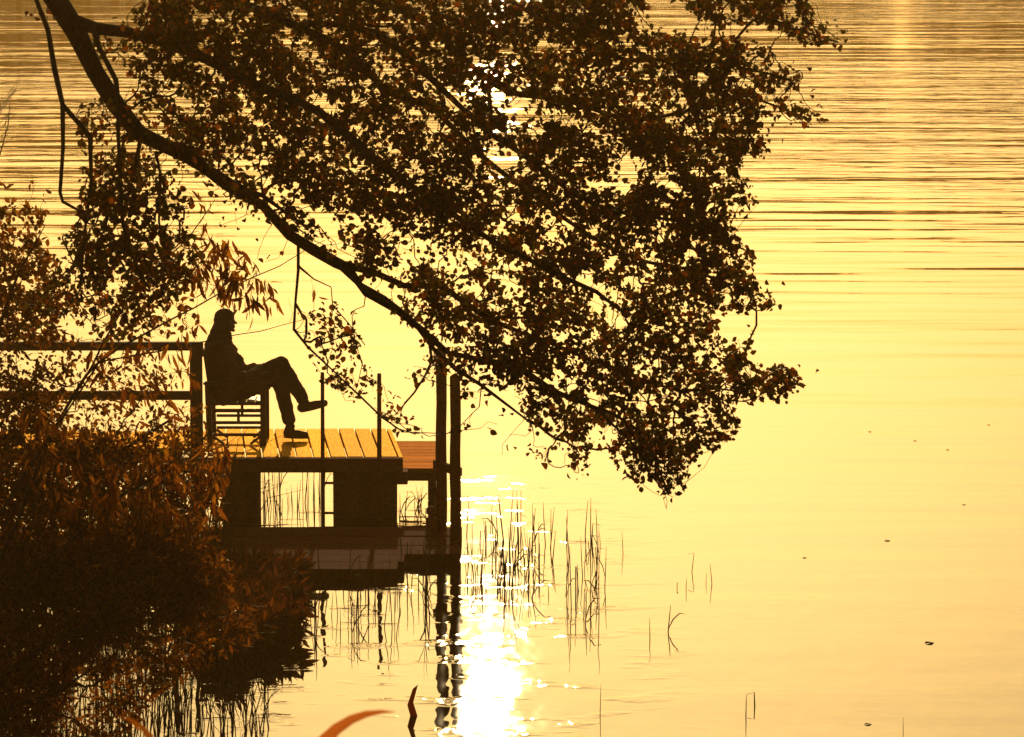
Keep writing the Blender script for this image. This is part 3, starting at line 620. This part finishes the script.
# ================================================================== person (faces +X, camera sees the right side)
pe = tag(empty('person', (at(240, 440, YC).x, YC, DZ)), 'person in a cap and bulky coat sitting with crossed legs, gazing out over the lake', 'person')
head = J(225.5, 321); neck = J(219.5, 339); chest = J(218.5, 352); belly = J(221, 374); hips = J(225, 391)
shR = J(219, 347, -.17); shL = J(221, 346, .17)
elR = J(235, 379, -.22); elL = J(240, 376, .2); wrR = J(263, 371, -.12); wrL = J(266, 369, .06)
hpR = J(228, 391, -.09); hpL = J(228, 391, .09); knR = J(281, 364, -.03); anR = J(305, 402, -.02)
knL = J(278, 377, .08); anL = J(290, 427, .09); heR = J(302, 409, -.02); toR = J(325, 403, -.02); heL = J(287, 436, .09); toL = J(305, 436.5, .09)
def hand(mb, wr, target, s, k=1.0):
    d = (target - wr).normalized(); side = Vector((0, 1, 0)); upv = d.cross(side).normalized(); 
    if upv.z < 0: upv = -upv
    pc = wr + d * .045; mb.ell(pc, (.048, .04, .017), (0, -math.atan2(d.z, d.x), 0))
    for i, Ln in enumerate((.068, .078, .072, .056)):
        o_ = pc + d * .036 + side * ((i - 1.5) * .021)
        a1 = o_ + d * Ln * .42 - upv * .006; a2 = a1 + (d * .75 - upv * .65).normalized() * Ln * .34; a3 = a2 + (d * .35 - upv * .93).normalized() * Ln * .26
        mb.capsule(o_, .0095, a1, .009, 8); mb.capsule(a1, .009, a2, .0085, 8); mb.capsule(a2, .0085, a3, .0075, 8)
    t0 = wr + d * .025 - side * s * .03; t1 = t0 + (d * .7 - side * s * .7).normalized() * .035; t2 = t1 + (d * .95 - side * s * .2 - upv * .3).normalized() * .03
    mb.capsule(t0, .012, t1, .0105, 8); mb.capsule(t1, .0105, t2, .009, 8)
body = MB()
body.ell(head, (.092, .075, .112), (0, R(6), 0)); body.ell(head + Vector((.03, 0, -.045)), (.062, .056, .068))
fx = head + Vector((.088, 0, 0))
body.capsule(fx + Vector((-.006, 0, .005)), .011, fx + Vector((.018, 0, -.022)), .013, 8)       # nose
body.ell(fx + Vector((-.002, 0, -.052)), (.014, .024, .007)); body.ell(fx + Vector((-.004, 0, -.063)), (.013, .02, .007))
body.ell(fx + Vector((-.012, 0, -.093)), (.02, .022, .018)); body.ell(fx + Vector((-.016, 0, .022)), (.02, .05, .01))
for s in (-1, 1):
    body.ell(fx + Vector((-.018, s*.032, .004)), (.013, .014, .011)); body.ell(head + Vector((-.002, s*.078, -.012)), (.018, .012, .032))
body.capsule(head + Vector((-.02, 0, -.07)), .06, neck, .058); body.capsule(neck, .06, chest, .11)
body.capsule(chest + Vector((0, -.08, 0)), .1, belly + Vector((0, -.06, 0)), .095); body.capsule(chest + Vector((0, .08, 0)), .1, belly + Vector((0, .06, 0)), .095)
body.capsule(belly, .11, hips, .12)
for sh, el, wr in ((shR, elR, wrR), (shL, elL, wrL)):
    body.capsule(chest, .07, sh, .05); body.capsule(sh, .05, el, .038); body.capsule(el, .038, wr, .026)
for hp, kn, an, he, to in ((hpR, knR, anR, heR, toR), (hpL, knL, anL, heL, toL)):
    body.capsule(hips, .09, hp, .085); body.capsule(hp, .085, kn, .052); body.capsule(kn, .052, an, .033); body.capsule(an, .036, he, .035); body.capsule(he, .034, to, .024)
hand(body, wrR, J(276, 369, -.06), -1); hand(body, wrL, J(279, 368, .02), 1)
body.fused('body', M['skin'], pe, .0055, smooth_it=2)
jk = MB()
jk.capsule(neck + Vector((-.012, 0, .0)), .09, chest + Vector((.02, 0, 0)), .165)
for q in (-1, 1):
    jk.capsule(chest + Vector((.005, q*.1, 0)), .135, belly + Vector((.005, q*.09, 0)), .15); jk.capsule(belly + Vector((.01, q*.06, 0)), .15, hips + Vector((.015, q*.07, .01)), .15)
for sh, el, wr in ((shR, elR, wrR), (shL, elL, wrL)):
    jk.capsule(chest, .1, sh + Vector((0, 0, -.01)), .108); jk.capsule(sh + Vector((0, 0, -.01)), .108, el, .095); jk.capsule(el, .095, el.lerp(wr, .5), .072); jk.capsule(el.lerp(wr, .5), .072, wr + (el - wr) * .08, .046)
for q in (-1, 1):
    jk.capsule(hips + Vector((.02, q*.09, .01)), .135, J(262, 383, q*.08), .095)      # coat skirt over the lap
jk.fused('jacket', M['jacket'], pe, .008, wrinkle=.045, wscale=.06)
tr_ = MB(); tr_.capsule(hips + Vector((0, -.06, 0)), .125, hips + Vector((0, .06, 0)), .125)
for hp, kn, an, r_ in ((hpR, knR, anR, 1), (hpL, knL, anL, 1)):
    tr_.capsule(hp, .12, kn, .085); tr_.capsule(kn, .085, kn.lerp(an, .35), .08); tr_.capsule(kn.lerp(an, .35), .08, kn.lerp(an, .88), .068)
tr_.fused('trousers', M['trousers'], pe, .008, wrinkle=.018, wscale=.06)
for an, he, to in ((anR, heR, toR), (anL, heL, toL)):
    d = (to - he).normalized(); upv = Vector((-d.z, 0, d.x))
    s_ = MB(); s_.capsule(an + (he - an) * .1, .05, he + upv * .018, .046); s_.capsule(he + upv * .016, .044, he.lerp(to, .6) + upv * .01, .044); s_.capsule(he.lerp(to, .6) + upv * .012, .043, to + upv * .005, .032)
    s_.ell(he.lerp(to, .5) - upv * .026, (.145, .042, .012), (0, -math.atan2(d.z, d.x), 0)); s_.fused('shoe', M['shoe'], pe, .006)
MB().capsule(J(222.5, 337.5, -.035), .098, J(222.5, 337.5, .035), .098).fused('scarf', M['capm'], pe, .007, wrinkle=.04, wscale=.04)
hr = MB()
hr.ell(head + Vector((-.026, 0, -.0)), (.094, .094, .115)); hr.capsule(head + Vector((-.035, -.03, -.04)), .085, J(213.5, 345, -.05), .09); hr.capsule(head + Vector((-.035, .03, -.04)), .085, J(213.5, 345, .05), .09)
hr.capsule(J(212, 343, -.07), .06, J(212, 356, -.08), .035)
hr.fused('hair', M['hair'], pe, .007, wrinkle=.016, wscale=.03)
cpb = MB(); cpb.ell(head + Vector((-.012, 0, .045)), (.102, .094, .083), (0, R(-4), 0)); cpb.ell(head + Vector((.088, 0, .075)), (.055, .07, .011), (0, R(-55), 0))
cpb.fused('cap', M['capm'], pe, .006)

# ================================================================== reeds
def reed_mesh(kind, h):
    mb = MB(); lean = rng.normal(0, .05); r = .0053
    P_ = [Vector((lean * h * t * t, 0, -.3 + (h + .3) * t)) for t in (0, .35, .6, .8, 1)]
    if kind == 1:   # broken tip
        P_[-1] = P_[-2] + Vector((.45 * h * (1 if lean > 0 else -1) * .5, .02, -.06 * h))
    mb.tube(P_, [r, r, r * .9, r * .7, r * .35], 5)
    if kind == 2:   # leaf blade
        b = P_[2]; s = 1 if lean > 0 else -1
        mb.tube([b, b + Vector((.03 * s, 0, .09)), b + Vector((.075 * s, .01, .15)), b + Vector((.13 * s, .02, .15))], [.003, .005, .0045, .001], 4)
    return raw('reed_stem', mb.v, mb.f)
protos = []
for k in range(30):
    h = .1 + .05 * (k // 3 + .3 * (k % 3)); me = reed_mesh((0, 0, 1, 0, 2)[k % 5], h); me.materials.append(M['reed']); protos.append((h, me, (0, 0, 1, 0, 2)[k % 5]))
def reed(px_, py_, h, label, group, cat='reed', kind=None):
    p = on(px_, py_); me = min([q for q in protos if kind is None or q[2] == kind], key=lambda a: abs(a[0] - h) + rng.uniform(0, .05))[1]
    o = bpy.data.objects.new('reed_stem', me); col.objects.link(o); o.location = p; o.rotation_euler = (rng.uniform(-.05, .05), rng.normal(0, .06), rng.choice([0, math.pi]) + rng.uniform(-.7, .7)); o.scale = (rng.uniform(.6, 1.2), 1, rng.uniform(.9, 1.15))
    tag(o, label, cat, group)
G1 = 'reed stems in the glittering water right of the posts'
for k in range(115):
    cx0 = rng.choice([478, 500, 512, 530, 548, 575, 590, 597], p=[.16, .18, .16, .1, .1, .08, .12, .1])
    px_ = cx0 + rng.normal(0, 9); py_ = rng.uniform(535, 625) if px_ > 560 else rng.uniform(530, 600)
    reed(px_, py_, abs(rng.normal(.22, .12)) + .07, 'thin upright reed stem in the glittering water right of the tall posts', G1)
G2 = 'reed stems in the water below the jetty front'
for k in range(80):
    px_ = rng.uniform(262, 445); py_ = rng.uniform(583, 640) if px_ < 400 else rng.uniform(565, 640)
    reed(px_, py_, abs(rng.normal(.26, .12)) + .06, 'thin reed stem in the bright water in front of the low landing', G2)
G3 = 'reeds seen through the jetty opening'
for k in range(34):
    px_ = rng.uniform(258, 326); py_ = rng.uniform(500, 514); reed(px_, py_, abs(rng.normal(.3, .15)) + .1, 'thin reed stem seen through the opening between the jetty supports', G3)
G4 = 'reeds beside the stubby stake'
for k in range(12):
    reed(rng.uniform(400, 437), rng.uniform(505, 515), rng.uniform(.1, .3), 'short reed stem between the wide jetty support and the tall posts', G4)
for px_, py_, h, lb in ((623, 553, .22, 'lone straight reed stem just right of the main reed patch'), (692, 572, .3, 'lone bent reed stem with a drooping tip out in calm water'), (686, 590, .12, 'stubby reed beside the bent tipped reed'),
    (712, 584, .2, 'straight lone reed right of the bent tipped reed'), (706, 583, .09, 'very short reed stub touching the straight lone reed'), (650, 640, .2, 'slanted reed of the close pair right of the sun glint'), (668, 632, .26, 'taller reed with side leaf, right one of the pair by the sun glint'),
    (755, 706, .2, 'reed with a folded over tip near the bottom of the open water'), (746, 716, .18, 'plain reed stub just left of the folded reed at the bottom'), (600, 716, .24, 'single reed below the main patch right of the sun glint'), (903, 733, .12, 'tiny reed tip at the bottom edge of the open water'), (677, 588, .08, 'tiny curled reed left of the stubby reed')):
    reed(px_, py_, h, lb, None, kind=1 if 'bent reed' in lb or 'folded over' in lb or 'curled reed' in lb else 2 if 'side leaf' in lb else 0)
# dense reed bed on the left: uncountable
mb = MB()
for k in range(900):
    px_ = rng.uniform(-10, 275); py_ = rng.uniform(590, 760)
    if px_ > 235 and rng.uniform() < .6: continue
    if px_ > 60 and rng.uniform() < .35: continue
    p = on(px_, py_)
    if land(p.x, p.y) > .05: continue
    h = abs(rng.normal(.28, .14)) + .05; l = rng.normal(0, .22) * h; l2 = rng.normal(0, .15) * h; q = Vector((l, l2, h))
    bend = Vector((rng.normal(0, .12) * h, 0, -abs(rng.normal(0, .12)) * h))
    mb.tube([p + Vector((0, 0, -.25)), p + q * .5, p + q * .8, p + q + bend * 2], [.005, .0045, .003, .001], 4, cap=False)
tag(mb.build('reeds', M['reed']), kind='stuff')
mb = MB()
for k in range(260):
    px_ = rng.uniform(60, 225); py_ = rng.uniform(535, 600); p = on(px_, py_); h = abs(rng.normal(.7, .25)) + .2; l = rng.normal(.05, .22) * h; q = Vector((l, rng.normal(0, .1), h))
    mb.tube([p + Vector((0, 0, -.25)), p + q * .5, p + q * .85, p + q + Vector((l * .5, 0, -.05))], [.005, .005, .0035, .001], 4, cap=False)
tag(mb.build('tall_reeds', M['reed']), kind='stuff')
# two dark stakes
for px_, py_, pt, ww, lb in ((175, 672, 596, 6, 'straight dark stake standing in the reeds at the lower left'), (197, 700, 668, 4, 'thin leaning stake right of the straight dark stake')):
    p = on(px_, py_); t = at(px_ + 1, pt, p.y); r_ = ww * p.y / F / 2
    tag(MB().tube([p + Vector((0, 0, -.5)), p, p.lerp(t, .5) + Vector((.008, 0, 0)), t], [r_, r_, r_ * .95, r_ * .8], 10).build('wooden_stake', M['timber'], None, True), lb, 'stake')
# folded dry leaf sticking out of the water
p = on(414, 716); mb = MB()
V = [(-.02, 0, -.03), (.035, 0, -.03), (-.05, .01, .08), (-.005, .01, .10), (-.01, .02, .20), (.03, .02, .235)]
V2 = [(a, b + .006, c) for a, b, c in V]
mb.add([p + Vector(v) for v in V + V2], [(0,1,3,2),(2,3,5,4),(6,8,9,7),(8,10,11,9),(0,2,8,6),(2,4,10,8),(1,7,9,3),(3,9,11,5),(4,5,11,10),(0,6,7,1)])
tag(mb.build('dry_leaf', M['willow_leaf']), 'bent orange dry leaf sticking up from the water left of the sun glint', 'leaf')
# floating leaves
FL = [(868,432,'tiny dark floating leaf, uppermost of the scattered ones at right'),(913,441,'tiny floating leaf just right of the uppermost one'),(946,450,'tiny floating leaf, third along the upper slanting row'),(884,541,'dark floating leaf alone in mid water at right'),(925,644,'larger curled floating leaf low on the right'),(864,725,'flat floating leaf near the bottom right edge'),(987,425,'tiny speck of leaf floating far right under the ripples'),(962,505,'tiny leaf speck floating right of mid water'),(802,558,'tiny leaf speck floating in calm water, leftmost of the scattered ones')]
for i, (a, b, lb) in enumerate(FL):
    sz = .11 if i == 4 else (.07 if i in (3, 5) else .05); p = on(a, b); 
    me = leaves_mesh('floating_leaf', np.array([[0, 0, .002]]), np.array([[1.0, .3, .05]]), np.array([[0, 0, 1.0]]), np.array([sz]), OVAL)
    o = link('floating_leaf', me, M['bark']); o.location = p; o.rotation_euler = (0, 0, rng.uniform(-.5, .5)); tag(o, lb, 'leaf', 'fallen leaves floating on the water')

# ================================================================== foreground grass tussock (only its arching blades reach the frame)
gz = land(-.7, 6)
fg = tag(empty('grass_tussock', (-.7, 6, gz)), 'soft orange blades of a near grass tussock arching in at the bottom edge', 'grass tussock')
def blade(p0, p1, p2, p3, w):
    n_ = 22; V = []; Fc = []
    for i in range(n_):
        t = i / (n_ - 1); q = p0*(1-t)**3 + 3*p1*t*(1-t)**2 + 3*p2*t*t*(1-t) + p3*t**3
        dq = (3*(p1-p0)*(1-t)**2 + 6*(p2-p1)*t*(1-t) + 3*(p3-p2)*t*t).normalized()
        sd_ = Vector((-dq.z, .15, dq.x)).normalized(); ww = w * min(1, .35 + t * 1.5) * min(1, (1 - t) * 2.6) ** .8 + .0003; th = Vector((0, 1, 0)) * .0012
        V += [q + sd_ * ww, q + Vector((0, ww * .4, 0)), q - sd_ * ww]
    for i in range(n_ - 1):
        for k in range(2): Fc.append((3*i + k, 3*i + k + 1, 3*i + 4 + k, 3*i + 3 + k))
    m_ = MB(); m_.add(V, Fc); return m_
g0 = Vector((-.7, 6, gz))
blade(g0, at(190, 810, 6.0), at(292, 704, 6.0), at(396, 712, 6.0), .015).build('grass_blade', M['blade'], fg, True)
blade(g0, g0 + Vector((.25, 0, 2.0)), at(215, 722, 6.1), at(116, 716, 6.1), .012).build('grass_blade', M['willow_leaf'], fg, True)
blade(g0, g0 + Vector((.1, 0, 1.8)), at(150, 716, 6.2), at(232, 742, 6.2), .010).build('grass_blade', M['willow_leaf'], fg, True)
for k in range(16):
    a = rng.uniform(0, 6.28); d = Vector((math.cos(a), math.sin(a), 0)); h = rng.uniform(.6, 1.1)
    blade(g0 + d * .04, g0 + d * .08 + Vector((0, 0, h * .6)), g0 + d * .3 + Vector((0, 0, h)), g0 + d * .6 + Vector((0, 0, h * .85)), .006).build('grass_blade', M['reed'], fg, True)

# ================================================================== far shore wood (seen mirrored in the lake)
P, D, Nn = [], [], []; tk = MB()
x = -110.0
while x < 130:
    h = 12.5 + 4 * noise.noise(Vector((x * .05, 2, 0))) + rng.uniform(-1.2, 1.2)
    if -30 < x < 24: h -= 2
    if x < -22: h += 3.5
    if 29 < x < 33: x += 4; continue
    if x > 33: h += 1.5
    y = 318 + rng.uniform(-3, 5); z0 = land(x, y)
    tk.tube([(x, y, z0 - .3), (x, y, z0 + h * .6)], [.25, .12], 6)
    m_ = 800; q = rng.normal(0, 1, (m_, 3)); q /= np.linalg.norm(q, axis=1)[:, None]; q *= rng.uniform(.5, 1, (m_, 1)) ** .4
    c = np.array([x, y, z0 + h * .55]); P.append(c + q * np.array([2.8, 2.4, h * .46]) * (1 + .15 * rng.normal(0, 1, (m_, 1)))); x += rng.uniform(2.6, 4.2)
P = np.concatenate(P); n = len(P)
o = link('far_wood', leaves_mesh('far_wood', P, rng.normal(0, 1, (n, 3)), rng.normal(0, 1, (n, 3)), rng.uniform(.7, 1.3, n), ROUND), M['far']); tag(o, kind='stuff')
tag(tk.build('far_trunks', M['bark']), kind='stuff')

# ================================================================== golden air over the lake, also added to imitate a lens-flare veil
hz = MB(); hz.add([(x_, y_, z_) for z_ in (-3, 22) for x_, y_ in ((-905, -30), (905, -30), (905, 1505), (-905, 1505))], [(3,2,1,0),(4,5,6,7),(0,1,5,4),(1,2,6,5),(2,3,7,6),(3,0,4,7)])
hm, nt_, N_, L_, out_ = nodes('haze_veil')
pv = N_.new('ShaderNodeVolumePrincipled'); pv.inputs['Color'].default_value = (1, .62, .19, 1); pv.inputs['Density'].default_value = .0008; pv.inputs['Anisotropy'].default_value = .6
L_.new(pv.outputs[0], out_.inputs['Volume']); tag(hz.build('haze_veil', hm), kind='stuff')
